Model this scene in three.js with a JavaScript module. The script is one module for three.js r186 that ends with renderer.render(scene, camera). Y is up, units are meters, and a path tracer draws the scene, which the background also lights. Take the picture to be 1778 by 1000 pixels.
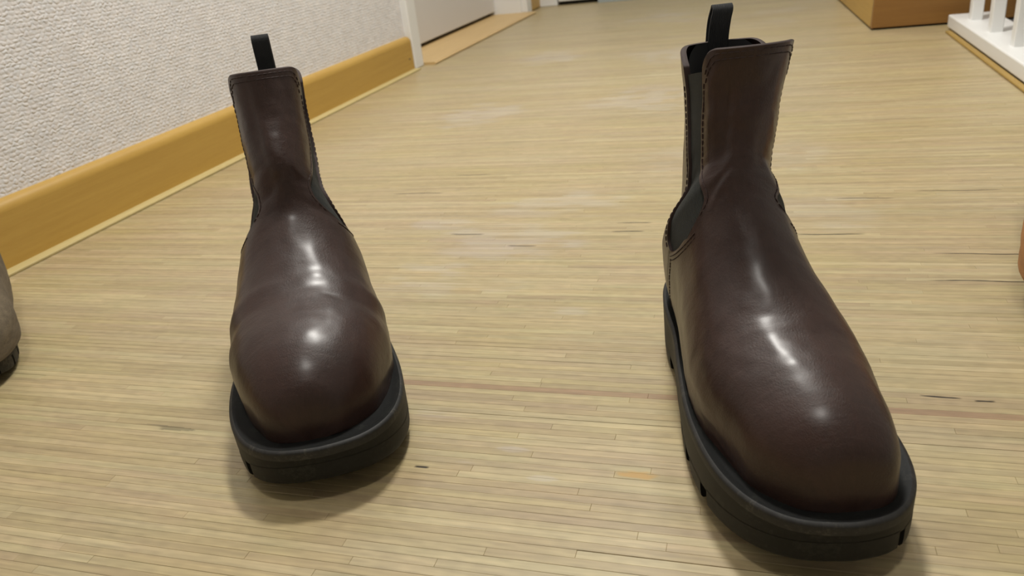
import * as THREE from 'three';
import { mergeGeometries, mergeVertices } from 'three/addons/utils/BufferGeometryUtils.js';
import { RoundedBoxGeometry } from 'three/addons/geometries/RoundedBoxGeometry.js';
import { RectAreaLightUniformsLib } from 'three/addons/lights/RectAreaLightUniformsLib.js';
import { ImprovedNoise } from 'three/addons/math/ImprovedNoise.js';

// ================================================================ camera, exposure, lamps
const scene = new THREE.Scene();
scene.background = new THREE.Color(0x050505);
const camera = new THREE.PerspectiveCamera(39.57, 1778 / 1000, .02, 30);
camera.position.set(0, .30, 0);                              // held close above the floor, tipped down and rolled a little
camera.quaternion.setFromRotationMatrix(new THREE.Matrix4().makeBasis(
  new THREE.Vector3(.95532838, -.11151834, -.27369937), new THREE.Vector3(-.01888842, .90114799, -.43309991), new THREE.Vector3(.29494222, .41892238, .85878584)));
camera.focus = .50; camera.userData.fStop = 14;               // background a touch soft
scene.add(camera);
const renderer = new THREE.WebGLRenderer({ antialias: true });
renderer.toneMapping = THREE.LinearToneMapping;
renderer.toneMappingExposure = .965;
renderer.shadowMap.enabled = true;
RectAreaLightUniformsLib.init();
const LAMP_COLOUR = new THREE.Color().setRGB(1, .97, .91);
const LAMPS = [                                              // the corridor's lamps, a pendant and two flush ones: x, height of the glass, z, radius, strength
  { x: -.22, y: 1.80, z: -1.12, r: .13, power: 176 },
  { x: .05, y: 2.28, z: .12, r: .12, power: 78 },
  { x: -.10, y: 2.28, z: -2.35, r: .12, power: 62 },
];
const CEILING = 2.35;
// ---------------------------------------------------------------- boot shape, in boot coordinates: x across, y up, z from heel to toe
const clamp = (v, a, b) => Math.min(b, Math.max(a, v));
const smooth = (a, b, v) => { const t = clamp((v - a) / (b - a), 0, 1); return t * t * (3 - 2 * t); };
function spline(rows, s) {                                   // Catmull-Rom through rows of numbers, s counted in rows
  const n = rows.length - 1, i = clamp(Math.floor(s), 0, n - 1), f = s - i;
  const a = rows[Math.max(i - 1, 0)], b = rows[i], c = rows[i + 1], d = rows[Math.min(i + 2, n)];
  return b.map((_, k) => {
    let m0 = (c[k] - a[k]) / 2, m1 = (d[k] - b[k]) / 2; const dl = c[k] - b[k];
    if (dl === 0) { m0 = m1 = 0; } else { if (m0 / dl < 0) m0 = 0; if (m1 / dl < 0) m1 = 0; m0 = Math.sign(dl) * Math.min(Math.abs(m0), 3 * Math.abs(dl)); m1 = Math.sign(dl) * Math.min(Math.abs(m1), 3 * Math.abs(dl)); }
    const f2 = f * f, f3 = f2 * f;
    return b[k] * (2 * f3 - 3 * f2 + 1) + m0 * (f3 - 2 * f2 + f) + c[k] * (3 * f2 - 2 * f3) + m1 * (f3 - f2);
  });
}
// stations from toe to shaft top: front z, front y, back z, back y, half width, centre x front, centre x back, place of greatest width, front roundness, open bottom
const UPPER = [
  [.2770, .0560, .2770, .0425, .0030, .000, .000, .55, 2.0, .90],
  [.2728, .0635, .2752, .0450, .0165, .000, .000, .55, 2.0, .95],
  [.2628, .0762, .2668, .0430, .0285, .000, .000, .60, 2.0, .96],
  [.2468, .0860, .2512, .0420, .0390, .000, .000, .62, 2.0, .97],
  [.2262, .0927, .2290, .0420, .0458, .000, .000, .62, 2.0, .97],
  [.2035, .0978, .2030, .0420, .0480, .000, .000, .62, 2.0, .96],
  [.1820, .1070, .1740, .0420, .0450, .000, .000, .60, 2.0, .94],
  [.1600, .1220, .1380, .0420, .0400, .000, .000, .58, 1.9, .92],
  [.1430, .1400, .0920, .0430, .0355, .000, .000, .55, 1.9, .90],
  [.1330, .1580, .0350, .0450, .0325, .000, .000, .52, 1.9, .60],
  [.1270, .1740, .0070, .0750, .0305, .000, .000, .50, 2.2, .10],
  [.1240, .1900, .0060, .1200, .0290, .000, .000, .50, 2.5, .00],
  [.1220, .2060, .0080, .1650, .0285, .000, .000, .50, 2.6, .00],
  [.1220, .2260, .0060, .2120, .0290, .000, .000, .50, 2.5, .00],
];
const STATIONS = UPPER.length - 1;
function upperPoint(spec, s, u, side, out = 0) {             // u 0 at the front ridge, 1 at the back seam; out pushes along the section's own normal
  const [fz, fy, bz, by, w, cf, cb, tm, pf, open] = spline(spec.rows, s);
  const at = (uu) => {
    const c = Math.cos(Math.PI * uu), q = Math.sin(Math.PI * uu);
    const p = uu < .5 ? pf : 2;
    const f = Math.pow(Math.abs(q), 2 / p), g = Math.pow(Math.abs(c), 2 / p);
    const t = uu < .5 ? tm * (1 - g) : tm + (1 - tm) * g;
    return [(uu < .5 ? f : open + (1 - open) * f) * w, t];
  };
  const [x, t] = at(u);
  let px = x, pt = t;
  if (out) {
    const e = .004, a = at(Math.max(u - e, 0)), b = at(Math.min(u + e, 1)), len = Math.hypot(bz - fz, by - fy) || 1e-6;
    let dx = b[0] - a[0], dt = (b[1] - a[1]) * len; const d = Math.hypot(dx, dt) || 1;
    px += out * dt / d; pt -= out * dx / d / len;
  }
  return [side * px + cf + (cb - cf) * t, fy + (by - fy) * pt, fz + (bz - fz) * pt];
}
const GUSSET = [                                             // station, front edge u, back edge u
  [8.15, .300, .300], [8.25, .235, .370], [8.45, .185, .430], [8.7, .165, .425], [9, .168, .385], [9.4, .195, .375], [10, .250, .390], [10.6, .275, .410], [11.6, .290, .460], [12.5, .285, .490], [13, .285, .500],
];
function gussetEdges(s, rows = GUSSET) {
  const n = rows.length - 1;
  if (s <= rows[0][0]) return [rows[0][1], rows[0][2]];
  let i = 0; while (i < n - 1 && rows[i + 1][0] < s) i++;
  const f = clamp((s - rows[i][0]) / (rows[i + 1][0] - rows[i][0]), 0, 1);
  return spline(rows, i + f).slice(1);
}
// sole: fraction along its length, half width on the -x side, half width on the +x side
const SOLE = [[0, 0, 0], [.1, .0160, .0160], [.2, .0280, .0280], [.3, .0335, .0340], [.4, .0340, .0350], [.5, .0390, .0410], [.6, .0480, .0500], [.68, .0530, .0550], [.76, .0540, .0555], [.84, .0480, .0490], [.92, .0310, .0310], [1, 0, 0]];
function soleOutline(spec, a, grow = 0) {                    // a 0..1 once round: heel back, +x side, toe, -x side
  const S = spec.sole;
  const rowsAt = (h) => { let i = 0; while (i < S.length - 2 && S[i + 1][0] < h) i++; const f = (h - S[i][0]) / (S[i + 1][0] - S[i][0]); return spline(S, i + f); };
  const pt = (aa) => { aa = ((aa % 1) + 1) % 1; const h = aa < .5 ? aa * 2 : 2 - aa * 2; const r = rowsAt(h); return [(aa < .5 ? r[2] : -r[1]) + spec.toeShift * smooth(.45, 1, h), spec.length * (1 - Math.cos(Math.PI * h)) / 2]; };
  const p = pt(a); if (!grow) return p;
  const e = .004, b = pt(a + e), c = pt(a - e); let tx = b[0] - c[0], tz = b[1] - c[1]; const d = Math.hypot(tx, tz) || 1;
  return [p[0] + grow * tz / d, p[1] - grow * tx / d];
}
const soleBottom = (spec, z) => spec.spring * Math.pow(clamp((z - .17) / (spec.length - .17), 0, 1), 1.7);
const soleTop = (spec, z) => spec.thick + spec.spring * spec.topSpring * Math.pow(clamp((z - .18) / (spec.length - .18), 0, 1), 1.7) + .005 * (1 - smooth(0, .12, z));

// ================================================================ helpers
let seedState = 20240611;
const rnd = () => { seedState = (Math.imul(seedState, 1664525) + 1013904223) >>> 0; return seedState / 4294967296; };
const hash = (a, b = 0, c = 0) => { let h = Math.imul(a | 0, 374761393) + Math.imul(b | 0, 668265263) + Math.imul(c | 0, 2147483647 ^ 0x5bd1e995) | 0; h = Math.imul(h ^ (h >>> 13), 1274126177); h ^= h >>> 16; return (h >>> 0) / 4294967296; };
const noiseMaker = new ImprovedNoise();
const noise = (x, y, z = 0) => noiseMaker.noise(x, y, z);
const taken = {};
function numbered(name) { const n = taken[name] = (taken[name] ?? -1) + 1; return n ? `${name}_${String(n).padStart(3, '0')}` : name; }
function tag(o, label, category, group) { Object.assign(o.userData, { label, category }); if (group) o.userData.group = group; return o; }
function base(name, [x, y, z], turn = 0) { const o = new THREE.Group(); o.name = numbered(name); o.position.set(x, y, z); o.rotation.y = turn; scene.add(o); return o; }
function part(name, geometry, material, parent) {
  const m = new THREE.Mesh(geometry, material); m.name = parent === scene ? numbered(name) : name; m.castShadow = m.receiveShadow = true; parent.add(m); return m;
}
function struct(name, geometry, material, parent = scene) { const m = part(name, geometry, material, parent); if (parent === scene) m.userData.kind = 'structure'; return m; }
function structGroup(name) { const o = new THREE.Group(); o.name = numbered(name); o.userData.kind = 'structure'; scene.add(o); return o; }
function boxUV(g) {                                          // uv in metres from the faces' own directions
  const p = g.attributes.position, n = g.attributes.normal, uv = new Float32Array(p.count * 2);
  for (let i = 0; i < p.count; i++) {
    const ax = Math.abs(n.getX(i)), ay = Math.abs(n.getY(i)), az = Math.abs(n.getZ(i));
    if (ay >= ax && ay >= az) { uv[2 * i] = p.getX(i); uv[2 * i + 1] = p.getZ(i); } else if (ax >= az) { uv[2 * i] = p.getZ(i); uv[2 * i + 1] = p.getY(i); } else { uv[2 * i] = p.getX(i); uv[2 * i + 1] = p.getY(i); }
  }
  g.setAttribute('uv', new THREE.BufferAttribute(uv, 2)); return g;
}
function slab(x0, x1, y0, y1, z0, z1, r = 0) {
  const g = r ? new RoundedBoxGeometry(x1 - x0, y1 - y0, z1 - z0, 3, r) : new THREE.BoxGeometry(x1 - x0, y1 - y0, z1 - z0);
  g.translate((x0 + x1) / 2, (y0 + y1) / 2, (z0 + z1) / 2); return boxUV(g);
}
function texture(w, h, fn, srgb, repeat) {                   // fn(x, y) gives r, g, b in 0..1
  const d = new Uint8Array(w * h * 4);
  for (let y = 0, k = 0; y < h; y++) for (let x = 0; x < w; x++, k += 4) { const c = fn(x, y); d[k] = clamp(c[0], 0, 1) * 255; d[k + 1] = clamp(c[1], 0, 1) * 255; d[k + 2] = clamp(c[2], 0, 1) * 255; d[k + 3] = 255; }
  const t = new THREE.DataTexture(d, w, h); t.magFilter = THREE.LinearFilter; t.minFilter = THREE.LinearMipmapLinearFilter; t.generateMipmaps = true;
  t.wrapS = t.wrapT = repeat ?? THREE.RepeatWrapping; if (srgb) t.colorSpace = THREE.SRGBColorSpace; t.needsUpdate = true; return t;
}
function tileNoise(size, cells, seed) {                      // value noise that repeats, 0..1
  const [cx, cy] = cells, v = Array.from({ length: cx * cy }, (_, i) => hash(i, seed, 77));
  return (x, y) => { const fx = x / size * cx, fy = y / size * cy, ix = Math.floor(fx), iy = Math.floor(fy), tx = fx - ix, ty = fy - iy, sx = tx * tx * (3 - 2 * tx), sy = ty * ty * (3 - 2 * ty), a = (i, j) => v[((j % cy + cy) % cy) * cx + (i % cx + cx) % cx]; return (a(ix, iy) * (1 - sx) + a(ix + 1, iy) * sx) * (1 - sy) + (a(ix, iy + 1) * (1 - sx) + a(ix + 1, iy + 1) * sx) * sy; };
}
function rgb(r, g, b) { return new THREE.Color().setRGB(r, g, b); }

// ================================================================ materials
const wallBump = (() => {                                    // woven glass-fibre wallpaper: staggered little knots
  const n = 512, na = tileNoise(n, [16, 16], 1), nb = tileNoise(n, [64, 64], 2), nc = tileNoise(n, [128, 128], 3);
  const h = (x, y) => {
    const cols = 32, rows = 52, yy = y / n * rows + (nb(x, y) - .5) * .6, row = Math.floor(yy), xx = x / n * cols + (row & 1) * .5 + (nb(y, x) - .5) * .6;
    const a = Math.abs((xx - Math.floor(xx)) - .5) * 2, b = Math.abs((yy - row) - .5) * 2;
    const knot = (1 - a * a) * (1 - b * b);
    const k = hash(((Math.floor(xx) % cols) + cols) % cols, ((row % rows) + rows) % rows, 5);
    return clamp(.12 + knot * (.35 + .6 * k) + .14 * (nc(x, y) - .5) + .25 * (na(x, y) - .5), 0, 1);
  };
  return { bump: texture(n, n, (x, y) => { const v = h(x, y); return [v, v, v]; }), tint: texture(n, n, (x, y) => { const v = .95 + .05 * (nb(y, x) - .5) + .04 * (na(x, y) - .5), warm = .02 * (nb(x, y) - .5); return [v + warm, v, v - warm]; }, true) };
})();
for (const t of [wallBump.bump, wallBump.tint]) t.repeat.set(1 / .256, 1 / .256);
const woodGrain = (seed, stretch) => {
  const n = 512, a = tileNoise(n, [4, 64], seed), b = tileNoise(n, [10, 200], seed + 1), c = tileNoise(n, [3, 6], seed + 2), d = tileNoise(n, [60, 256], seed + 3);
  return (x, y) => .5 + stretch * ((a(x, y) - .5) * .5 + (b(x, y) - .5) * .35 + (c(x, y) - .5) * .35 + (d(x, y) - .5) * .25);
};
function woodTexture(seed, low, high, stretch, w = .5, h = .25) {
  const g = woodGrain(seed, stretch), t = texture(512, 512, (x, y) => { const v = clamp(g(x, y), 0, 1); return low.map((l, i) => l + (high[i] - l) * v); }, true);
  t.repeat.set(1 / w, 1 / h); return t;
}
const M = {
  wallpaper: new THREE.MeshStandardMaterial({ color: rgb(.83, .815, .82), map: wallBump.tint, bumpMap: wallBump.bump, bumpScale: .0008, roughness: .75 }),
  plaster: new THREE.MeshStandardMaterial({ color: rgb(.74, .73, .70), roughness: .9 }),
  whitePaint: new THREE.MeshStandardMaterial({ color: rgb(.78, .78, .76), roughness: .42 }),
  doorPaint: new THREE.MeshStandardMaterial({ color: rgb(.66, .64, .62), roughness: .5 }),
  greyPaint: new THREE.MeshStandardMaterial({ color: rgb(.33, .37, .38), roughness: .6 }),
  stairWall: new THREE.MeshStandardMaterial({ color: rgb(.42, .41, .40), roughness: .8 }),
  skirting: new THREE.MeshStandardMaterial({ map: woodTexture(11, [.68, .535, .245], [.76, .62, .315], .6), roughness: .45 }),
  edging: new THREE.MeshStandardMaterial({ map: woodTexture(15, [.70, .63, .42], [.80, .74, .54], .8), roughness: .6 }),
  goldEdging: new THREE.MeshStandardMaterial({ map: woodTexture(17, [.56, .45, .21], [.66, .54, .28], .8), roughness: .5 }),
  threshold: new THREE.MeshStandardMaterial({ map: woodTexture(19, [.74, .62, .43], [.83, .71, .50], .8), roughness: .5 }),
  chestFront: new THREE.MeshStandardMaterial({ map: woodTexture(23, [.50, .35, .16], [.58, .42, .20], .7), roughness: .5 }),
  underfloor: new THREE.MeshStandardMaterial({ color: rgb(.10, .065, .035), roughness: .95 }),
  gap: new THREE.MeshStandardMaterial({ color: rgb(.02, .02, .018), roughness: .9 }),
  steel: new THREE.MeshStandardMaterial({ color: rgb(.12, .10, .08), metalness: .6, roughness: .5 }),
};

// ================================================================ the corridor
// the left wall runs along the line x = wallX(z), a little out of square
const wallX = (z) => -.826 + (z + .62) * -.0278;
const WALL_TURN = Math.atan(.0278);
const onWall = new THREE.Matrix4().makeRotationY(-WALL_TURN).setPosition(-.826, 0, -.62);   // local z along the wall, local x out into the room
const placed = (g) => g.applyMatrix4(onWall);
{
  const L = (z) => (z + .62) / Math.cos(WALL_TURN);
  const z0 = L(-2.95), z1 = L(1.9), d0 = L(-2.705), d1 = L(-1.805), top = 2.02;
  const s = new THREE.Shape([[-z1, 0], [-d1, 0], [-d1, top], [-d0, top], [-d0, 0], [-z0, 0], [-z0, CEILING], [-z1, CEILING]].map(([a, b]) => new THREE.Vector2(a, b)));
  const g = new THREE.ExtrudeGeometry(s, { depth: .14, bevelEnabled: false }); g.rotateY(Math.PI / 2); g.translate(-.14, 0, 0);
  struct('wall_left', placed(boxUV(g)), M.wallpaper);
  // skirting board with a rounded upper edge
  const prof = new THREE.Shape(); prof.moveTo(0, .003); prof.lineTo(.0135, .003); prof.lineTo(.0135, .063); prof.absarc(.0005, .063, .013, 0, Math.PI / 2, false); prof.lineTo(0, .076); prof.closePath();
  const skirt = (a, b) => { const q = new THREE.ExtrudeGeometry(prof, { depth: b - a, bevelEnabled: true, bevelThickness: .003, bevelSize: .0025, bevelOffset: -.0025, bevelSegments: 3, curveSegments: 8 }); q.translate(0, 0, a); return q; };
  const bb = structGroup('baseboard_left');
  struct('board', placed(boxUVlong(skirt(L(-1.772), z1))), M.skirting, bb);
  struct('board', placed(boxUVlong(skirt(L(-2.86), L(-2.757)))), M.skirting, bb);
  for (const [zz, yy] of [[-1.752, .028], [-2.79, .04]]) {
    const sc = new THREE.CylinderGeometry(.0022, .0018, .002, 12); sc.rotateZ(Math.PI / 2); sc.translate(.0138, yy, L(zz));
    struct('screw', placed(sc), M.steel, bb);
  }
  // pale cover strip on the floor along the skirting
  struct('trim_1', placed(boxUVlong(slab(.0125, .0300, 0, .0035, L(-1.772), z1, .0012))), M.edging);
  // door frame, door leaf and threshold
  const dr = structGroup('door_1');
  const fr = (a, b, x0, x1, y0, y1) => placed(slab(x0, x1, y0, y1, L(a), L(b), .003));
  struct('door_frame', fr(-1.823, -1.776, -.02, .0155, 0, top + .04), M.whitePaint, dr);
  struct('door_frame', fr(-2.752, -2.700, -.02, .0155, 0, top + .04), M.whitePaint, dr);
  struct('door_frame', fr(-2.700, -1.823, -.02, .0155, top - .01, top + .04), M.whitePaint, dr);
  struct('door_jamb', fr(-2.706, -2.690, -.14, -.004, .004, top), M.whitePaint, dr);
  struct('door_jamb', fr(-1.823, -1.807, -.14, -.004, .004, top), M.whitePaint, dr);
  struct('door_leaf', fr(-2.688, -1.825, -.130, -.095, .016, top - .01), M.doorPaint, dr);
  struct('door_gap', placed(slab(-.135, -.112, .0, .016, L(-2.688), L(-1.825))), M.gap, dr);
  const th = new THREE.Shape([[-.14, 0], [.042, 0], [.045, .003], [.041, .0065], [-.14, .0065]].map(([a, b]) => new THREE.Vector2(a, b)));
  const tg = new THREE.ExtrudeGeometry(th, { depth: L(-1.826) - L(-2.698), bevelEnabled: false }); tg.translate(0, 0, L(-2.698));
  struct('threshold', placed(boxUVlong(tg)), M.threshold, dr);
}
function boxUVlong(g) {                                      // wood grain along local z
  const p = g.attributes.position, uv = new Float32Array(p.count * 2);
  for (let i = 0; i < p.count; i++) { uv[2 * i] = p.getZ(i); uv[2 * i + 1] = p.getX(i) + p.getY(i); }
  g.setAttribute('uv', new THREE.BufferAttribute(uv, 2)); return g;
}
// far end: white casing, white narrow door, grey wall
{
  const fr = structGroup('door_2');
  struct('door_frame', slab(-.80, -.689, 0, 2.05, -2.95, -2.862, .003), M.whitePaint, fr);
  struct('door_leaf', slab(-.686, -.545, .012, 2.05, -2.95, -2.866, .003), M.whitePaint, fr);
  struct('door_gap', slab(-.686, -.545, 0, .012, -2.95, -2.885), M.gap, fr);
  struct('wall_far', slab(-.543, 1.45, 0, CEILING, -2.98, -2.845), M.greyPaint);
  struct('wall_far_lintel', slab(-.95, -.543, 2.05, CEILING, -2.98, -2.862), M.plaster);
  struct('wall_back', slab(-1.0, 1.45, 0, CEILING, 1.9, 2.0), M.plaster);
  struct('wall_right', slab(1.25, 1.37, -2.6, CEILING, -2.98, 2.0), M.stairWall);
  struct('stairwell_floor', slab(.36, 1.37, -2.7, -2.6, -2.98, 2.0), M.stairWall);
  struct('wall_stairwell', slab(.36, .44, -2.6, -.02, -2.98, 2.0), M.stairWall);
  struct('wall_stairwell_end', slab(.44, 1.37, -2.6, 0, -2.98, -2.845), M.stairWall);
  struct('wall_stairwell_front', slab(.44, 1.37, -2.6, 0, 1.9, 2.0), M.stairWall);
  struct('ceiling', slab(-1.0, 1.45, CEILING, CEILING + .1, -2.98, 2.0), M.plaster);
}
// white balustrade by the stairwell
{
  const turn = .0125, b = base('balustrade', [.3555, 0, -1.83], turn);
  const bx = (x0, x1, y0, y1, z0, z1, r = .003) => slab(x0, x1, y0, y1, z0, z1, r);
  part('base_rail', bx(-.008, .072, .004, .028, 0, 3.6), M.whitePaint, b);
  part('handrail', bx(.000, .052, .86, .90, 0, 3.6, .008), M.whitePaint, b);
  const post = bx(-.010, .010, .026, .865, -.010, .010, .002);
  for (let i = 0; i < 24; i++) { const p = part('baluster', post, M.whitePaint, b); p.position.set(.0215, 0, .085 + i * .1430); }
  tag(b, 'white painted balustrade with square posts along the stairwell edge', 'railing');
  const t = slab(-.0105, 0, 0, .004, .02, 3.6, .0018); boxUVlong(t); t.rotateY(turn); t.translate(.3475, 0, -1.81);
  struct('trim_2', t, M.goldEdging);
}
// brown wooden chest whose sides lean outward
{
  const c = base('wooden_chest', [.213, 0, -1.877], .052);
  const H = .42, W = .36, D = .56, e = .012, lean = .05;
  const panel = (pts, th) => { const s = new THREE.Shape(pts.map(([a, b]) => new THREE.Vector2(a, b))); return new THREE.ExtrudeGeometry(s, { depth: th, bevelEnabled: true, bevelThickness: .0012, bevelSize: .0012, bevelOffset: -.0012, bevelSegments: 2 }); };
  const fg = panel([[0, .004], [W, .004], [W, H], [-lean * H * -1.0, H]].map(([a, b]) => [a, b]), e); fg.translate(0, 0, -e);
  part('front_panel', boxUV(fg), M.chestFront, c);
  const sg = slab(0, e, .004, H, -D, -e - .0005, .001); { const p = sg.attributes.position; for (let i = 0; i < p.count; i++) p.setX(i, p.getX(i) + lean * p.getY(i)); } sg.computeVertexNormals();
  part('side_panel', sg, M.skirting, c);
  part('side_panel', slab(W - e, W, .004, H, -D, -e - .0005, .001), M.chestFront, c);
  part('back_panel', slab(.03, W - e, .004, H, -D, -D + e, .001), M.chestFront, c);
  part('lid', slab(lean * H - .008, W + .008, H, H + .018, -D - .004, .008, .004), M.skirting, c);
  part('plinth', slab(.006, W - .006, 0, .006, -D + .01, -.006), M.gap, c);
  tag(c, 'brown wooden chest standing between the balustrade and the far end of the corridor', 'chest');
}
// lamps: light comes out of the round glass underneath
LAMPS.forEach((l, i) => {
  const g = base(i ? 'ceiling_lamp' : 'pendant_lamp', [l.x, CEILING, l.z]), d = l.y - CEILING;
  const prof = [[.001, 0], [l.r * .55, .004], [l.r * .88, .014], [l.r, .03], [l.r, .05]].map(([a, b]) => new THREE.Vector2(a, d + b));
  const sh = part('lamp_glass', new THREE.LatheGeometry(prof, 40), new THREE.MeshStandardMaterial({ color: 0xffffff, emissive: LAMP_COLOUR, emissiveIntensity: 1.5, roughness: .6 }), g);
  sh.castShadow = false;
  part('lamp_base', new THREE.LatheGeometry([[l.r, .05], [l.r * 1.02, .055], [l.r * .9, .07], [.02, .0715], [.001, .0715]].map(([a, b]) => new THREE.Vector2(a, d + Math.min(b, -d))), 40), M.whitePaint, g);
  if (!i) { part('lamp_cord', new THREE.CylinderGeometry(.004, .004, -d - .07, 10).translate(0, (d + .07) / 2, 0), M.whitePaint, g); part('ceiling_rose', new THREE.CylinderGeometry(.045, .05, .025, 32).translate(0, -.0125, 0), M.whitePaint, g); }
  tag(g, i ? `flush round ceiling lamp above the ${i > 1 ? 'far' : 'near'} end of the corridor` : 'round white pendant lamp hanging over the middle of the corridor', 'lamp');
  const a = new THREE.RectAreaLight(LAMP_COLOUR, l.power, l.r * 1.75, l.r * 1.75); a.position.set(l.x, l.y - .006, l.z); a.rotation.x = -Math.PI / 2; scene.add(a);
});

// ================================================================ the floor: upright oak strips 6 mm wide, laid across the corridor
const FX0 = -.84, FX1 = .362, PITCH = .0060;
const floorMap = (() => {                                    // colour of the strips over x -.84..0.44, z -1.55..-0.27, mirrored beyond
  const n = 2048, size = 1.28, X = (px) => FX0 + px / n * size, Z = (py) => -.27 - py / n * size;
  const a = tileNoise(n, [24, 1024], 31), b = tileNoise(n, [90, 1400], 32), c = tileNoise(n, [16, 24], 33), d = tileNoise(n, [48, 110], 34), e = tileNoise(n, [8, 300], 36), f = tileNoise(n, [200, 500], 37);
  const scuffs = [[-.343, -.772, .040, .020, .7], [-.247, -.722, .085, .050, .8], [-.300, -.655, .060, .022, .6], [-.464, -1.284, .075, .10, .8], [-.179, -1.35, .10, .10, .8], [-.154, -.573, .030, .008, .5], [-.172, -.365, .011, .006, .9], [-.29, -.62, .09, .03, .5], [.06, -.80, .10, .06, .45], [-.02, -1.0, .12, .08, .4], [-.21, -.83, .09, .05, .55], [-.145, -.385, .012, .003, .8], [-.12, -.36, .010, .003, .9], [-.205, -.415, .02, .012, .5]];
  const dark = [[-.298, -.743, .020, .0011], [-.229, -.712, .016, .0010], [-.125, -.774, .019, .0009], [-.128, -.750, .017, .0010], [.061, -.742, .032, .0011], [.185, -.698, .045, .0008], [.173, -.644, .045, .0009], [.109, -.472, .012, .0009], [.133, -.470, .006, .0009], [-.197, -.360, .005, .0011], [-.41, -.88, .035, .0009], [.10, -.84, .03, .0008], [-.05, -.90, .03, .0007], [-.36, -.95, .025, .0008], [-.53, -.80, .03, .0009], [-.45, -.60, .03, .0008], [.19, -.86, .04, .0008]];
  const t = texture(n, n, (px, py) => {
    const x = X(px), z = Z(py);
    let v = .86 + .08 * (a(px, py) - .5) + .07 * (b(px, py) - .5) + .06 * (e(px, py) - .5) + .05 * (f(px, py) - .5);
    let r = v, g = v * (1 + .02 * (d(px, py) - .5)), bl = v * (1 + .05 * (c(px, py) - .5));
    let w = 0; const ragged = .5 * c(px, py) + .9 * d(px, py) + .6 * (a(px, py) - .5);
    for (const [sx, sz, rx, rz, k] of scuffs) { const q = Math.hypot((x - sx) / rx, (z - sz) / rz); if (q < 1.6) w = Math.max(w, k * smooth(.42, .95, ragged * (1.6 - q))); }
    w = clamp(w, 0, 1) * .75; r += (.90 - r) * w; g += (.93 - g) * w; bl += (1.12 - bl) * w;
    const o = Math.hypot((x + .066) / .012, (z + .371) / .004); if (o < 1.4) { const k = smooth(.3, .8, (1.4 - o) * (.5 + f(px, py))) * .5; r += (1.0 - r) * k; g += (.80 - g) * k; bl += (.45 - bl) * k; }
    const og = Math.hypot((x + .41) / .034, (z + .3775) / .0026); if (og < 1) { const k = .22 * smooth(.35, .5, d(px, py)); r *= 1 - k; g *= 1 - k; bl *= 1 - k * 1.05; }
    for (const [sx, sz, rx, rz] of dark) { const q = Math.max(Math.abs(x - sx) / rx, Math.abs(z - sz + .0006 * Math.sin(x * 90)) / rz); if (q < 1) { const k = Math.min(1, (1 - q) * 2.4) * .72; r *= 1 - k; g *= 1 - k * 1.04; bl *= 1 - k * 1.12; } }
    return [r, g, bl];
  }, true, THREE.MirroredRepeatWrapping);
  return t;
})();
M.strips = new THREE.MeshPhysicalMaterial({ map: floorMap, vertexColors: true, roughness: .42, clearcoat: .2, clearcoatRoughness: .38 });
function stripGeometry(x0, x1, z0, z1, y, col) {             // bevelled top, sides down to the subfloor
  const e = .00016, g = .00003, a = [x0 + g, x1 - g, z0 + g, z1 - g], b = [a[0] + e, a[1] - e, a[2] + e, a[3] - e];
  const ring = (r, yy) => [[r[0], yy, r[3]], [r[1], yy, r[3]], [r[1], yy, r[2]], [r[0], yy, r[2]]];
  const R = [ring(b, y), ring(a, y - e), ring(a, y - .004)], pos = [], idx = [], uv = [], color = [];
  const quad = (p, q, r, s) => { const k = pos.length / 3; for (const v of [p, q, r, s]) { pos.push(...v); uv.push((v[0] - FX0) / 1.28, (-.27 - v[2]) / 1.28); color.push(...col); } idx.push(k, k + 1, k + 2, k, k + 2, k + 3); };
  quad(...R[0]);
  for (let l = 0; l < 2; l++) for (let i = 0; i < 4; i++) { const j = (i + 1) % 4; quad(R[l + 1][i], R[l + 1][j], R[l][j], R[l][i]); }
  const G = new THREE.BufferGeometry(); G.setAttribute('position', new THREE.Float32BufferAttribute(pos, 3)); G.setAttribute('uv', new THREE.Float32BufferAttribute(uv, 2)); G.setAttribute('color', new THREE.Float32BufferAttribute(color, 3)); G.setIndex(idx); G.computeVertexNormals(); return G;
}
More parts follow.
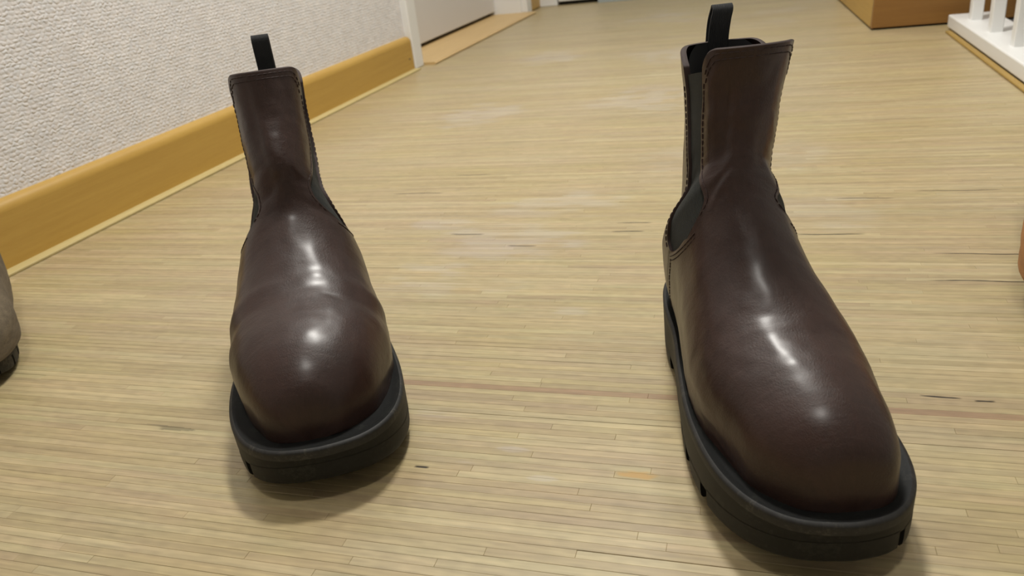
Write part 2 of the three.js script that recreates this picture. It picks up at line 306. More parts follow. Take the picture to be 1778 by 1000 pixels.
{
  const floor = structGroup('floor');
  struct('subfloor', slab(-.98, FX1, -.12, -.0035, -2.95, 1.9), M.underfloor, floor);
  const palette = [[.66, .505, .285], [.62, .465, .255], [.70, .545, .325], [.58, .425, .235], [.665, .495, .300], [.60, .43, .26], [.715, .57, .335], [.635, .48, .25], [.54, .385, .215]];
  camera.updateMatrixWorld(true); camera.updateProjectionMatrix();
  const list = [], v = new THREE.Vector3();
  const rows = Math.round((1.895 + 2.945) / PITCH);
  for (let r = 0; r < rows; r++) {
    const z1 = 1.895 - r * PITCH, z0 = z1 - PITCH, zc = (z0 + z1) / 2, band = Math.floor(r / 5);
    let x = FX0 - .25 * hash(r, 1); const left = -.815 - (zc + .62) * .0278;
    while (x < FX1) {
      let len = .16 + .26 * hash(r, Math.round(x * 1000), 3);
      const x0 = x, x1 = Math.min(x + len, FX1); x += len; if (x1 < left + .004) continue;
      const k = hash(r, Math.round(x0 * 977), 9), reddish = (zc < -.4535 && zc > -.4595 && x0 < -.04 && x1 > -.30);
      let c = palette[Math.floor(k * k * .55 * palette.length + .45 * palette.length * hash(band, Math.floor(x0 * 4), 4))].slice();
      const t = .95 + .10 * hash(r, Math.round(x0 * 733), 12); c = c.map((q, i) => (q * .58 + [.645, .485, .280][i] * .42) * t * [.86, .905, .85][i]);
      if (reddish) c = [.44, .29, .16];
      const y = (hash(r, Math.round(x0 * 733), 6) - .5) * .00012;
      v.set((Math.max(x0, left) + x1) / 2, 0, zc).project(camera); const inView = zc < -.25 && Math.abs(v.x) < 1.15 && v.y > -1.06 && v.y < 1.05;
      const gap = hash(r, Math.round(x0 * 377), 16) < .03 ? .0003 : 0;
      list.push({ g: stripGeometry(Math.max(x0, left), x1, z0 + gap, z1, y, c), rank: inView ? -zc + Math.max(0, Math.abs(v.x) - .9) : 99 });
    }
  }
  list.sort((p, q) => p.rank - q.rank);
  for (const s of list.slice(0, 300)) struct('floor_strip', s.g, M.strips, floor);
  const rest = struct('floor_strips', mergeGeometries(list.slice(300).map((s) => s.g)), M.strips, floor); rest.userData.kind = 'stuff';
}

// ================================================================ boots and shoes
const leatherBump = (() => {
  const n = 512, a = tileNoise(n, [90, 90], 51), b = tileNoise(n, [180, 180], 52), c = tileNoise(n, [12, 40], 53), d = tileNoise(n, [300, 300], 54);
  const t = texture(n, n, (x, y) => { const v = .5 + .35 * (a(x, y) - .5) + .35 * (b(x, y) - .5) + .5 * (c(x, y) - .5) + .2 * (d(x, y) - .5); return [v, v, v]; }); t.repeat.set(1 / .09, 1 / .09); return t;
})();
const leatherTint = (() => {
  const n = 512, a = tileNoise(n, [5, 5], 61), b = tileNoise(n, [40, 40], 62), c = tileNoise(n, [200, 200], 63);
  const t = texture(n, n, (x, y) => { const v = .90 + .14 * (a(x, y) - .5) + .10 * (b(x, y) - .5) + .06 * (c(x, y) - .5), red = a(y, x) - .5; let q = [v * (1 + .06 * red), v, v * (1 - .03 * red)]; const dust = hash(x, y, 65) > .99982 ? .9 : 0; return q.map((k) => k + dust); }, true);
  t.repeat.set(1 / .16, 1 / .16); return t;
})();
const rubberTint = (() => {
  const n = 512, a = tileNoise(n, [9, 9], 71), b = tileNoise(n, [60, 60], 72), c = tileNoise(n, [240, 240], 73);
  const t = texture(n, n, (x, y) => { const v = .5 + .16 * (b(x, y) - .5) + .14 * (c(x, y) - .5), dust = smooth(.62, .85, a(x, y) * .5 + b(x, y) * .35 + c(x, y) * .3) * .30; return [v + dust, v + dust * .95, v + dust * .8]; }, true); t.repeat.set(1 / .10, 1 / .10); return t;
})();
const ribBump = (() => { const n = 256; const t = texture(n, n, (x, y) => { const v = .5 + .45 * Math.cos(x / n * Math.PI * 2 * 16) + .08 * (hash(x, y, 3) - .5); return [v, v, v]; }); t.repeat.set(1 / .016, 1 / .016); return t; })();
Object.assign(M, {
  leather: new THREE.MeshPhysicalMaterial({ color: rgb(.0345, .0140, .0092), map: leatherTint, bumpMap: leatherBump, bumpScale: .00016, roughness: .5, specularIntensity: .55, clearcoat: .42, clearcoatRoughness: .27 }),
  leatherEdge: new THREE.MeshStandardMaterial({ color: rgb(.028, .013, .010), roughness: .75, side: THREE.DoubleSide }),
  thread: new THREE.MeshStandardMaterial({ color: rgb(.030, .014, .012), roughness: .7 }),
  elastic: new THREE.MeshStandardMaterial({ color: rgb(.012, .0145, .013), bumpMap: ribBump, bumpScale: .0004, roughness: .85 }),
  webbing: new THREE.MeshStandardMaterial({ color: rgb(.008, .009, .010), bumpMap: ribBump, bumpScale: .0002, roughness: .8 }),
  lining: new THREE.MeshStandardMaterial({ color: rgb(.014, .014, .015), roughness: .9, side: THREE.DoubleSide }),
  rubberWorn: new THREE.MeshStandardMaterial({ color: rgb(.046, .043, .037), map: rubberTint, roughness: .62 }),
  rubber: new THREE.MeshPhysicalMaterial({ color: rgb(.016, .0175, .016), map: rubberTint, roughness: .6, specularIntensity: .6 }),
});
function gridGeometry(nu, nv, at) {                          // at(i, j) -> [x, y, z, u, v]
  const pos = [], uv = [], idx = [];
  for (let j = 0; j <= nv; j++) for (let i = 0; i <= nu; i++) { const p = at(i, j); pos.push(p[0], p[1], p[2]); uv.push(p[3], p[4]); }
  for (let j = 0; j < nv; j++) for (let i = 0; i < nu; i++) { const a = j * (nu + 1) + i, b = a + 1, c = a + nu + 1, d = c + 1; idx.push(a, b, c, b, d, c); }
  const g = new THREE.BufferGeometry(); g.setAttribute('position', new THREE.Float32BufferAttribute(pos, 3)); g.setAttribute('uv', new THREE.Float32BufferAttribute(uv, 2)); g.setIndex(idx); return g;
}
function weld(list) { const g = mergeVertices(mergeGeometries(list), 1e-5); g.computeVertexNormals(); return g; }
const flip = (g) => { const i = g.index.array; for (let k = 0; k < i.length; k += 3) { const t = i[k]; i[k] = i[k + 1]; i[k + 1] = t; } return g; };

function folds(spec, s, u, side) {                           // creases and dents that wear left in the leather
  let d = 0;
  for (const f of spec.folds) {
    if (f.side && f.side !== side && u > .02) continue;
    const c = f.s + f.slope * u + f.curve * u * u, q = (s - c) / f.width, win = smooth(f.u0 - .05, f.u0 + .06, u) * (1 - smooth(f.u1 - .08, f.u1 + .06, u));
    d += f.depth * Math.exp(-q * q) * win;
  }
  for (const f of spec.dents) { if (f.side && f.side !== side) continue; const q = Math.hypot((s - f.s) / f.rs, (u - f.u) / f.ru); d += f.depth * Math.exp(-q * q); }
  d += .0009 * noise(s * .9 + spec.seed, u * 5 * side, spec.seed) * smooth(1.5, 4, s) + .00035 * noise(s * 2.6, u * 13 * side, spec.seed + 4) * smooth(2, 5, s);
  return d;
}
function leanPoint(spec, p) { const t = Math.max(p[1] - .05, 0); return [p[0] + spec.lean * t, p[1], p[2] + spec.leanz * t]; }
function surf(spec, s, u, side, out) { return leanPoint(spec, upperPoint(spec, clamp(s, 0, spec.rows.length - 1), clamp(u, 0, 1), side, out + folds(spec, s, u, side))); }
const edgesAt = (spec, s, side) => { const [a, b] = gussetEdges(s); const d = (spec.gussetShift[side < 0 ? 0 : 1][0] + (spec.gussetShift[side < 0 ? 0 : 1][1] - spec.gussetShift[side < 0 ? 0 : 1][0]) * smooth(9, 10.8, s)) * smooth(8.2, 9.0, s); return [a + d * (s > 8.15 ? 1 : 0), b + d * (s > 8.15 ? 1 : 0)]; };

function stitchRow(points, len = .0030, gap = .0012, r = .00042) {   // points: array of [x,y,z] along the row; returns little thread bars
  const out = [], A = new THREE.Vector3(), B = new THREE.Vector3(); let acc = 0, start = null;
  const P = points.map((p) => new THREE.Vector3(...p));
  const up = new THREE.Vector3(0, 1, 0);
  let walk = 0;
  for (let i = 1; i < P.length; i++) {
    const seg = P[i].distanceTo(P[i - 1]); let t = 0;
    while (t < seg) {
      if (!start) { start = P[i - 1].clone().lerp(P[i], t / seg); walk = 0; }
      const need = len - walk, left = seg - t;
      if (left >= need) {
        t += need; const end = P[i - 1].clone().lerp(P[i], t / seg), dir = end.clone().sub(start), L = dir.length();
        const g = new THREE.CylinderGeometry(r, r, L, 5, 2); const pp = g.attributes.position; for (let k = 0; k < pp.count; k++) { const f = Math.abs(pp.getY(k)) > L * .4 ? .45 : 1; pp.setX(k, pp.getX(k) * f); pp.setZ(k, pp.getZ(k) * f); }
        g.applyQuaternion(new THREE.Quaternion().setFromUnitVectors(up, dir.normalize())); g.translate(...start.clone().add(end).multiplyScalar(.5).toArray()); out.push(g);
        t += gap; start = null;
      } else { walk += left; t = seg; }
    }
  }
  return out;
}

function makeSole(spec, parent, material, worn = M.rubberWorn) {
  const NA = 160, top = (z) => soleTop(spec, z), bot = (z) => soleBottom(spec, z), LUG = .0120;
  const ring = (grow, y) => (i) => { const o = soleOutline(spec, i / NA, grow); return [o[0], y(o[1]), o[1]]; };
  // profile from the flange inside the rim, over the rounded edge, down the side wall to the tread plane
  const prof = [[-.016, (z) => top(z) - .0030], [-.0085, (z) => top(z) - .0022], [-.0045, (z) => top(z) - .0006], [-.0022, top], [-.0007, (z) => top(z) - .0006], [0, (z) => top(z) - .0020], [-.0001, (z) => top(z) - .0060], [-.0003, (z) => bot(z) + LUG + .004], [-.0005, (z) => bot(z) + LUG], [-.030, (z) => bot(z) + LUG + .0005]];
  const rings = prof.map(([g, y]) => ring(g, y)), RIM = [3, 6];                // the rounded rim between these rings is the worn welt
  let per = 0; const lens = [0]; for (let i = 1; i <= NA; i++) { const a = soleOutline(spec, (i - 1) / NA), b = soleOutline(spec, i / NA); per += Math.hypot(a[0] - b[0], a[1] - b[1]); lens.push(per); }
  const band = (j0, j1) => gridGeometry(NA, j1 - j0, (i, j) => { const p = rings[j0 + j](i); return [...p, lens[i], p[1] + prof[j0 + j][0]]; });
  const smoothed = (g) => { const k = NA + 1, n = (flip(g).computeVertexNormals(), g.attributes.normal); for (let r = 0; r < n.count / k; r++) { const a = r * k, e = a + NA, v = new THREE.Vector3(n.getX(a) + n.getX(e), n.getY(a) + n.getY(e), n.getZ(a) + n.getZ(e)).normalize(); n.setXYZ(a, v.x, v.y, v.z); n.setXYZ(e, v.x, v.y, v.z); } return g; };
  const inner = ring(-.016, (z) => top(z) - .0030);
  const plate = gridGeometry(NA, 1, (i, j) => { const p = inner(i); return j ? [p[0], p[1], p[2], p[0], p[2]] : [0, top(p[2]) - .003, p[2], 0, p[2]]; });
  const under = gridGeometry(NA, 1, (i, j) => { const p = rings[rings.length - 1](i); return j ? [0, p[1], p[2], 0, p[2]] : [...p, p[0], p[2]]; });
  for (const g of [plate, under]) g.computeVertexNormals();
  const sole = part('sole', mergeGeometries([smoothed(band(0, RIM[0])), smoothed(band(RIM[1], rings.length - 2)), smoothed(band(rings.length - 2, rings.length - 1)), plate, flip(under)]), material, parent);
  part('welt', smoothed(band(RIM[0], RIM[1])), worn, sole);
  const lugs = [];                                           // [from, to] around the outline; heel block, waist left free, forefoot
  const add = (list) => lugs.push(...list);
  add([[.965, 1.035], [.045, .105], [.115, .178], [.822, .885], [.895, .955]]);
  add(spec.frontLugs ?? [[.268, .300], [.308, .342], [.350, .390], [.398, .440], [.446, .554], [.560, .602], [.610, .650], [.658, .692], [.700, .732]]);
  for (const [a0, a1] of lugs) {
    const n = Math.max(4, Math.round((a1 - a0) * 150)), depth = .020;
    const pr = [[-.0003, LUG + .0006, 0], [-.0005, LUG * .5, 0], [-.0009, .0022, 0], [-.0022, .0004, .03], [-.0045, 0, .06], [-depth + .003, 0, .12], [-depth, LUG, .10]];
    const geo = gridGeometry(n, pr.length - 1, (i, j) => { const f = i / n, w = pr[j][2], a = a0 + (a1 - a0) * (w + (1 - 2 * w) * f), o = soleOutline(spec, a, pr[j][0]); return [o[0], bot(o[1]) + pr[j][1] + .0002, o[1], a * per, pr[j][1] + pr[j][0]]; });
    const cap = (i, rev) => { const P = pr.map((_, j) => { const k = (j * (n + 1) + i) * 3, q = geo.attributes.position.array; return [q[k], q[k + 1], q[k + 2]]; }); const g = new THREE.BufferGeometry(); g.setAttribute('position', new THREE.Float32BufferAttribute(P.flat(), 3)); g.setAttribute('uv', new THREE.Float32BufferAttribute(P.flatMap((q) => [q[0] + q[2], q[1]]), 2)); const ix = []; for (let k = 1; k < P.length - 1; k++) rev ? ix.push(0, k + 1, k) : ix.push(0, k, k + 1); g.setIndex(ix); return g; };
    const g = mergeGeometries([flip(geo), cap(0, false), cap(n, true)].map((q) => (q.computeVertexNormals(), q)));
    part('lug', g, material, sole);
  }
  return sole;
}

function makeBoot(spec, position, turn, label) {
  const b = base('chelsea_boot', position, turn); tag(b, label, 'boot', 'pair of brown chelsea boots');
  const T = 13, OUT = .0011, uvOf = (s, u, side) => [u * side * .17, s * .024];
  const frontTop = (a) => T - .42 * Math.pow(clamp((a - .62) / .38, 0, 1), 2.4);
  const backTop = (a) => T - .35 * Math.pow(clamp((.42 - a) / .42, 0, 1), 2.2);
  const low = 8.15;
  // the vamp with the front of the shaft
  const NF = 64;
  const front = gridGeometry(NF, 150, (i, j) => {
    const side = i < NF / 2 ? -1 : 1, a = Math.abs(i / NF * 2 - 1), s = j / 150 * frontTop(a), uf = s <= low ? .30 : edgesAt(spec, s, side)[0], u = a * uf;
    return [...surf(spec, s, u, side, OUT), ...uvOf(s, u, side)];
  });
  const list = [front];
  for (const side of [-1, 1]) {
    const NS = 110, NU = 40, sTop = 8.5, R = [];
    for (let i = 0; i <= NS; i++) R.push(i / NS);
    const q = gridGeometry(NU, NS + 1, (i, j) => {
      const s = j > NS ? sTop + .03 : R[j] * sTop, u0 = s <= low ? .30 : edgesAt(spec, s, side)[1], u = u0 + (1 - u0) * i / NU;
      return [...surf(spec, s, u, side, j > NS ? -.0006 : s > low ? OUT * (i === 0 && s > low + .05 ? .2 : 1) : OUT), ...uvOf(s, u, side)];
    });
    list.push(side > 0 ? q : flip(q));
  }
  part('vamp', weld(list), M.leather, b);
  // heel counter with the back of the shaft
  const NB = 56, low2 = 8.47;
  const back = gridGeometry(NB, 90, (i, j) => {
    const side = i < NB / 2 ? 1 : -1, a = 1 - Math.abs(i / NB * 2 - 1), s = low2 + (backTop(a) - low2) * j / 90, ub = edgesAt(spec, s, side)[1], u = ub + (1 - ub) * a;   // a 0 at the gusset, 1 at the back seam
    return [...surf(spec, s, u, side, j === 0 ? OUT * .6 : OUT + .0004), ...uvOf(s, u, side)];
  });
  part('heel_counter', weld([back]), M.leather, b);
  // the cut edge of both leather pieces, matt and rolled inwards: up one gusset, over the rim, down the other
  const edgeOf = (at) => { const P = []; for (let k = 0; k <= 90; k++) P.push(at(-1, k / 90, 1)); for (let k = 1; k < 60; k++) P.push(at(k < 30 ? -1 : 1, 1, Math.abs(k / 30 - 1))); for (let k = 90; k >= 0; k--) P.push(at(1, k / 90, 1)); return P; };
  const strip = (line, o) => gridGeometry(3, line.length - 1, (i, j) => { const [s, u, side, top] = line[j], q = surf(spec, s, u + (top ? 0 : [0, .0012, .0014, .0008][i] * o), side, [OUT + (o < 0 ? .0004 : 0), OUT * .5, -.0004, -.0021][i]); if (top) q[1] += [0, .0006, .0008, .0003][i]; return [...q, i * .001, j * .001]; });
  const frontLine = edgeOf((side, f, a) => { const s = low + (frontTop(a) - low) * f; return [s, a * edgesAt(spec, s, side)[0], side, f === 1 && a < .97]; });
  const backLine = edgeOf((side, f, a) => { const c = 1 - a, s = low2 + (backTop(c) - low2) * f, ub = edgesAt(spec, s, side)[1]; return [s, ub + (1 - ub) * c, side, f === 1 && a < .97]; });
  for (const [line, o] of [[frontLine, 1], [backLine, -1]]) { const g = strip(line, o); g.computeVertexNormals(); part('leather_edge', g, M.leatherEdge, b); }
  // elastic gussets
  for (const side of [-1, 1]) {
    const q = gridGeometry(18, 70, (i, j) => {
      const s = low + (12.5 - low) * j / 70, [uf, ub] = edgesAt(spec, s, side), u = uf - .012 + (ub - uf + .024) * i / 18;
      return [...surf(spec, s, u, side, -.0004), u * .17, s * .024];
    });
    part('elastic_gusset', weld([side > 0 ? q : flip(q)]), M.elastic, b);
  }
  // lining
  const inside = gridGeometry(80, 60, (i, j) => {
    const v = i / 80 * 2 - 1, side = v < 0 ? -1 : 1, u = Math.abs(v), s = 6.5 + (T - .5 - 6.5 + .5 * (u < .28 ? 1 - Math.pow(u / .28, 4) : u > .55 ? Math.min(1, (u - .55) / .25) : 0)) * j / 60;
    return [...surf(spec, s, u, side, -.0021), ...uvOf(s, u, side)];
  });
  part('lining', weld([flip(inside)]), M.lining, b);
  // stitching: two rows under the front rim, one along each edge of the gussets, the counter seam
  const st = [];
  const rowF = (ds, du) => { const P = []; for (let i = 0; i <= 60; i++) { const v = i / 60 * 2 - 1, a = Math.abs(v) * (1 - du), side = v < 0 ? -1 : 1, s = frontTop(Math.abs(v)) - ds, u = a * edgesAt(spec, s, side)[0]; P.push(surf(spec, s, u, side, OUT + .0002)); } return P; };
  st.push(...stitchRow(rowF(.14, .10)), ...stitchRow(rowF(.30, .12)));
  for (const side of [-1, 1]) {
    const P = [], Q = [], K = [];
    for (let i = 0; i <= 90; i++) { const s = 8.28 + (12.35 - 8.28) * i / 90, [uf, ub] = edgesAt(spec, s, side); P.push(surf(spec, s, uf - .017, side, OUT + .0002)); if (s > 8.6) Q.push(surf(spec, s, ub + .017, side, OUT + .0006)); }
    for (let i = 0; i <= 40; i++) { const u = .46 + .5 * i / 40; K.push(surf(spec, 8.40, u, side, OUT + .0002)); }
    const E = []; for (let i = 0; i <= 40; i++) { const t = i / 40, u = .26 + .20 * t, s = 8.04 + .42 * t * t; E.push(surf(spec, s, u, side, OUT + .0002)); }
    st.push(...stitchRow(P), ...stitchRow(Q), ...stitchRow(K), ...stitchRow(E), ...stitchRow(E.map((p) => [p[0], p[1] - .0022, p[2] + .0012])));
  }
  const sm = part('stitching', mergeGeometries(st), M.thread, b); sm.userData.kind = 'stuff';
  // pull tab: a webbing loop over the back seam
  const rim = surf(spec, T, 1, 1, 0), lowO = surf(spec, 12.2, 1, 1, .0026), lowI = surf(spec, 12.1, 1, 1, -.0036);
  const path = new THREE.CatmullRomCurve3([lowI, [rim[0], rim[1] + .002, rim[2] + .0040], [rim[0] + spec.tab[0] * .5, rim[1] + .014, rim[2] + .0042 + spec.tab[1] * .5], [rim[0] + spec.tab[0], rim[1] + spec.tabHeight - .0023, rim[2] + .0030 + spec.tab[1]], [rim[0] + spec.tab[0], rim[1] + spec.tabHeight, rim[2] + spec.tab[1]], [rim[0] + spec.tab[0], rim[1] + spec.tabHeight - .0023, rim[2] - .0030 + spec.tab[1]], [rim[0] + spec.tab[0] * .5, rim[1] + .014, rim[2] - .0036 + spec.tab[1] * .5], [rim[0], rim[1] + .001, rim[2] - .0032], lowO].map((p) => new THREE.Vector3(...p)));
  const N = 48, W = spec.tabWidth / 2, th = .0006, C = path.getPoints(N), skew = spec.tabSkew, ringP = [[-W, -th], [-W + .0004, -th * 1.2], [W - .0004, -th * 1.2], [W, -th], [W, th], [W - .0004, th * 1.2], [-W + .0004, th * 1.2], [-W, th], [-W, -th]];
  const tabG = gridGeometry(8, N, (i, j) => { const c = C[j], t = path.getTangent(j / N), nx = new THREE.Vector3(0, -t.z, t.y), [w, o] = ringP[i]; return [c.x + w, c.y + nx.y * o, c.z + nx.z * o - w * skew, w, j * .0015]; });
  part('pull_tab', tabG.toNonIndexed(), M.webbing, b).geometry.computeVertexNormals();
  makeSole(spec, b, M.rubber);
  return b;
}

// ================================================================ the two boots: stations and outlines in metres
const BOOT_L = {
  length: 0.2842, thick: 0.0364, spring: 0.0156, topSpring: 0.129, toeShift: 0.0038, lean: -0.0134, leanz: -0.0734,
  place: [-0.3716, 0, -0.5731], turn: 0.4770,
  rows: [
    [0.268, 0.0341, 0.268, 0.0341, 0.0004, -0.0019, -0.0019, 0.55, 2, 0.9],
    [0.2651, 0.0595, 0.2675, 0.0365, 0.0141, -0.0012, -0.0012, 0.55, 2, 0.95],
    [0.2569, 0.0719, 0.2608, 0.0342, 0.0253, -0.0007, -0.0007, 0.6, 2, 0.96],
    [0.2427, 0.0821, 0.2471, 0.0328, 0.036, -0.0004, 0.0022, 0.62, 2, 0.97],
    [0.224, 0.0892, 0.2268, 0.0323, 0.044, -0.0009, 0.0016, 0.62, 2, 0.97],
    [0.2015, 0.0932, 0.201, 0.032, 0.0501, -0.0014, 0.001, 0.62, 2, 0.96],
    [0.1802, 0.1013, 0.1723, 0.0319, 0.0507, -0.0017, 0.0006, 0.6, 2, 0.94],
    [0.1565, 0.1154, 0.1367, 0.0319, 0.0469, -0.0007, -0.0027, 0.5597, 1.9, 0.92],
    [0.1379, 0.1324, 0.0911, 0.0329, 0.0432, 0.0005, -0.0059, 0.5094, 1.9, 0.9],
    [0.1316, 0.1505, 0.0347, 0.045, 0.0327, 0.0018, -0.0089, 0.4794, 1.9, 0.6],
    [0.1293, 0.1665, 0.0076, 0.075, 0.0247, 0.0013, -0.0119, 0.4594, 2.2, 0.1],
    [0.1196, 0.1834, 0.0072, 0.1189, 0.0243, 0.0009, -0.0098, 0.4797, 2.5, 0],
    [0.1109, 0.2011, 0.0087, 0.1628, 0.0248, 0.0004, -0.0076, 0.5, 2.6, 0],
    [0.1042, 0.2228, 0.0062, 0.2087, 0.0264, 0, -0.0054, 0.5, 2.5, 0]
  ],
  sole: [[0, 0, 0], [0.1, 0.016, 0.0162], [0.2, 0.028, 0.0284], [0.3, 0.0335, 0.0345], [0.4, 0.0425, 0.0388], [0.5, 0.0551, 0.0478], [0.6, 0.0588, 0.0536], [0.68, 0.057, 0.0548], [0.76, 0.0515, 0.0509], [0.84, 0.0413, 0.0408], [0.92, 0.0245, 0.0239], [1, 0, 0]],
};
const BOOT_R = {
  length: 0.2877, thick: 0.0396, spring: 0.0162, topSpring: -0.029, toeShift: 0.0115, lean: 0.0263, leanz: 0.0892,
  place: [-0.0453, 0, -0.5751], turn: 0.2758,
  rows: [
    [0.2763, 0.0352, 0.2763, 0.0352, 0.0004, 0.0145, 0.0145, 0.55, 2, 0.9],
    [0.2721, 0.0608, 0.2745, 0.0377, 0.0157, 0.0133, 0.0133, 0.55, 2, 0.95],
    [0.2625, 0.0736, 0.2666, 0.0358, 0.0259, 0.0113, 0.0113, 0.6, 2, 0.96],
    [0.2469, 0.0829, 0.2513, 0.0349, 0.0337, 0.0089, 0.0067, 0.62, 2, 0.97],
    [0.2273, 0.0892, 0.2295, 0.035, 0.0376, 0.0067, 0.0049, 0.62, 2, 0.97],
    [0.2051, 0.0947, 0.2035, 0.035, 0.0428, 0.0047, 0.0032, 0.62, 2, 0.96],
    [0.1841, 0.1042, 0.1744, 0.0351, 0.0433, 0.003, 0.0019, 0.6, 2, 0.94],
    [0.1595, 0.1219, 0.1383, 0.0351, 0.0397, -0.0013, 0.0021, 0.5713, 1.9, 0.92],
    [0.1399, 0.1425, 0.0922, 0.0361, 0.0363, -0.0051, 0.0029, 0.5326, 1.9, 0.9],
    [0.1303, 0.1566, 0.0351, 0.045, 0.0376, -0.0084, 0.0041, 0.5026, 1.9, 0.6],
    [0.1247, 0.1687, 0.0098, 0.075, 0.0249, -0.0064, 0.0055, 0.4826, 2.2, 0.1],
    [0.1209, 0.184, 0.0115, 0.1198, 0.024, -0.0042, 0.0053, 0.4913, 2.5, 0],
    [0.1181, 0.2023, 0.0136, 0.1647, 0.0252, -0.0021, 0.0052, 0.5, 2.6, 0],
    [0.1173, 0.2246, 0.0117, 0.2115, 0.0286, 0, 0.0051, 0.5, 2.5, 0]
  ],
  sole: [[0, 0, 0], [0.1, 0.0173, 0.0159], [0.2, 0.0302, 0.0279], [0.3, 0.0362, 0.0339], [0.4, 0.0373, 0.0388], [0.5, 0.0426, 0.0481], [0.6, 0.0481, 0.052], [0.68, 0.0493, 0.0514], [0.76, 0.0462, 0.0459], [0.84, 0.0375, 0.0353], [0.92, 0.0225, 0.0198], [1, 0, 0]],
};
Object.assign(BOOT_L, { seed: 3.3, gussetShift: [[.05, .09], [0, .075]], tab: [0, .001], tabWidth: .0132, tabHeight: .0285, frontLugs: [[.268, .306], [.314, .336], [.346, .590], [.603, .628], [.640, .664], [.672, .704], [.712, .74]], tabSkew: 0,
  folds: [
    { s: 5.35, slope: -.5, curve: 2.2, width: .22, depth: -.0006, u0: .10, u1: .62 },
    { s: 5.9, slope: .4, curve: 0, width: .2, depth: .0006, u0: .05, u1: .5 },
    { s: 8.45, slope: -1.5, curve: 0, width: .16, depth: -.0010, u0: .10, u1: .25, side: 1 },
    { s: 9.1, slope: -2.0, curve: 0, width: .2, depth: -.0008, u0: .08, u1: .2, side: -1 },
  ],
  dents: [{ s: 11.2, u: .12, rs: 1.6, ru: .05, depth: -.0016, side: -1 }, { s: 11, u: .14, rs: 1.8, ru: .06, depth: -.0012, side: 1 }, { s: 9, u: .1, rs: .7, ru: .05, depth: -.0014, side: -1 }] });
Object.assign(BOOT_R, { seed: 8.7, gussetShift: [[0, 0], [.07, .12]], tab: [.003, .001], tabWidth: .0130, tabHeight: .0225, frontLugs: [[.268, .306], [.314, .350], [.358, .400], [.408, .442], [.452, .648], [.661, .690], [.705, .732]], tabSkew: 0,
  folds: [
    { s: 5.0, slope: .3, curve: 1.2, width: .12, depth: -.00012, u0: -.1, u1: .45 },
    { s: 5.5, slope: -.3, curve: 1.0, width: .3, depth: .00002, u0: -.1, u1: .5 },
    { s: 9.7, slope: -8, curve: 0, width: .22, depth: -.0014, u0: .05, u1: .17, side: -1 },
    { s: 9.3, slope: -6, curve: 0, width: .2, depth: .0009, u0: .05, u1: .18, side: -1 },
  ],
  dents: [{ s: 11, u: .10, rs: 1.8, ru: .05, depth: -.0026, side: -1 }, { s: 11.4, u: .2, rs: 1.4, ru: .06, depth: .0014, side: -1 }, { s: 10.5, u: .12, rs: 1.8, ru: .05, depth: -.0010, side: 1 }] });
makeBoot(BOOT_L, BOOT_L.place, BOOT_L.turn, 'dark brown leather chelsea boot standing nearer the wooden skirting board');
makeBoot(BOOT_R, BOOT_R.place, BOOT_R.turn, 'dark brown leather chelsea boot standing farther from the skirting board, its black elastic side showing');

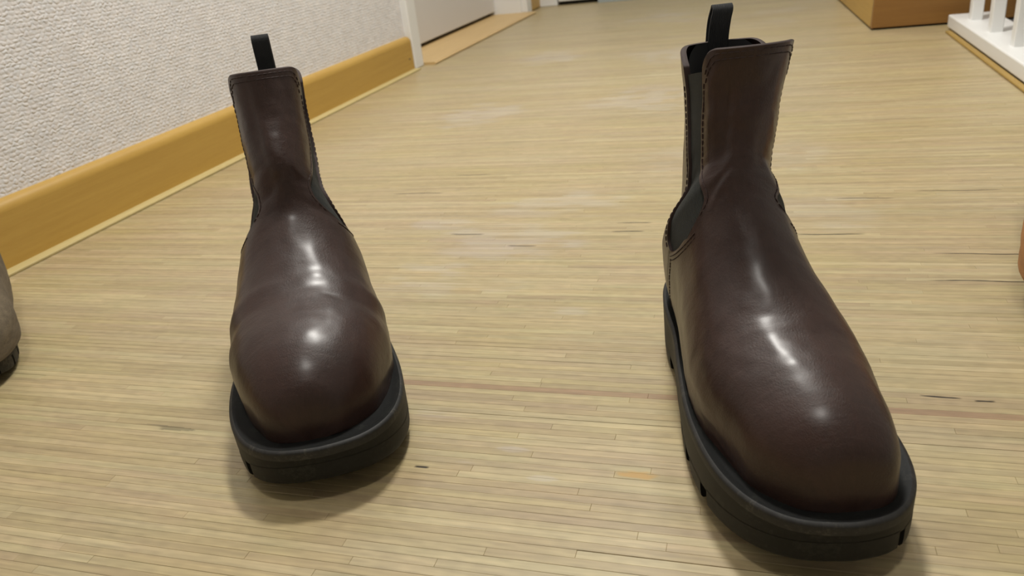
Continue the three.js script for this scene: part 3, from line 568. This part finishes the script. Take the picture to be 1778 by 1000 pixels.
// the two shoes that only reach into the picture from its edges
function makeShoe(spec, position, turn, label, name, mats) {
  const b = base(name, position, turn); tag(b, label, 'shoe'); b.scale.setScalar(spec.scale ?? 1);
  const T = spec.rows.length - 1, NS = 110;
  const g = gridGeometry(72, NS + 3, (i, j) => {
    const v = i / 72 * 2 - 1, side = v < 0 ? -1 : 1, u = Math.abs(v), s = T * Math.min(j, NS) / NS;
    return [...surf(spec, s, u, side, [.001, .0004, -.001, -.003][Math.max(0, j - NS)]), u * side * .17, s * .024];
  });
  part('upper', weld([g]), mats.upper, b);
  const inn = gridGeometry(60, 40, (i, j) => { const v = i / 60 * 2 - 1, side = v < 0 ? -1 : 1, u = Math.abs(v), s = 5.5 + (T - 5.5) * j / 40; return [...surf(spec, s, u, side, -.003), u, s * .02]; });
  part('lining', weld([flip(inn)]), M.lining, b);
  makeSole(spec, b, mats.sole);
  return b;
}
const suedeTint = (seed, lo, hi) => { const n = 256, a = tileNoise(n, [12, 12], seed), c = tileNoise(n, [100, 100], seed + 1); const t = texture(n, n, (x, y) => { const v = clamp(.5 + .6 * (a(x, y) - .5) + .7 * (c(x, y) - .5), 0, 1); return lo.map((l, i) => l + (hi[i] - l) * v); }, true); t.repeat.set(1 / .08, 1 / .08); return t; };
const LOW = [...UPPER.slice(0, 8).map((r) => [r[0], .042 + (r[1] - .042) * .92, ...r.slice(2)]), [.1450, .1220, .0950, .0430, .0370, 0, 0, .58, 1.9, .92], [.1330, .1250, .0400, .0450, .0350, 0, 0, .58, 2, .7], [.1240, .1240, .0070, .0700, .0330, 0, 0, .55, 2, .1], [.1180, .1200, .0060, .0980, .0310, 0, 0, .52, 2, 0]];
const shoeSpec = (seed) => ({ length: .272, thick: .026, spring: .010, topSpring: .45, toeShift: 0, lean: 0, leanz: 0, seed, folds: [], dents: [], sole: SOLE.map(([a, l, r]) => [a, l * .80, r * .80]), rows: LOW.map((r) => { const o = r.slice(); o[1] -= .016; o[3] -= .018; o[4] *= 1.08; if (r === LOW[0]) { o[1] = o[3] = .020; o[4] = .0004; } return o; }) });
makeShoe({ ...shoeSpec(1.1), length: .262, scale: .88 }, [-.765, 0, -.562], .75, 'grey-brown suede shoe cut off by the picture edge beside the skirting board', 'suede_shoe',
  { upper: new THREE.MeshStandardMaterial({ map: suedeTint(81, [.33, .29, .23], [.44, .39, .31]), roughness: .95 }), sole: new THREE.MeshStandardMaterial({ color: rgb(.07, .06, .05), map: rubberTint, roughness: .7 }) });
makeShoe(shoeSpec(2.6), [.2625, 0, -.807], -.145, 'tan leather shoe cut off by the picture edge beside the balustrade', 'tan_shoe',
  { upper: new THREE.MeshStandardMaterial({ map: suedeTint(85, [.56, .38, .20], [.66, .46, .26]), roughness: .6 }), sole: M.rubber });

renderer.render(scene, camera);
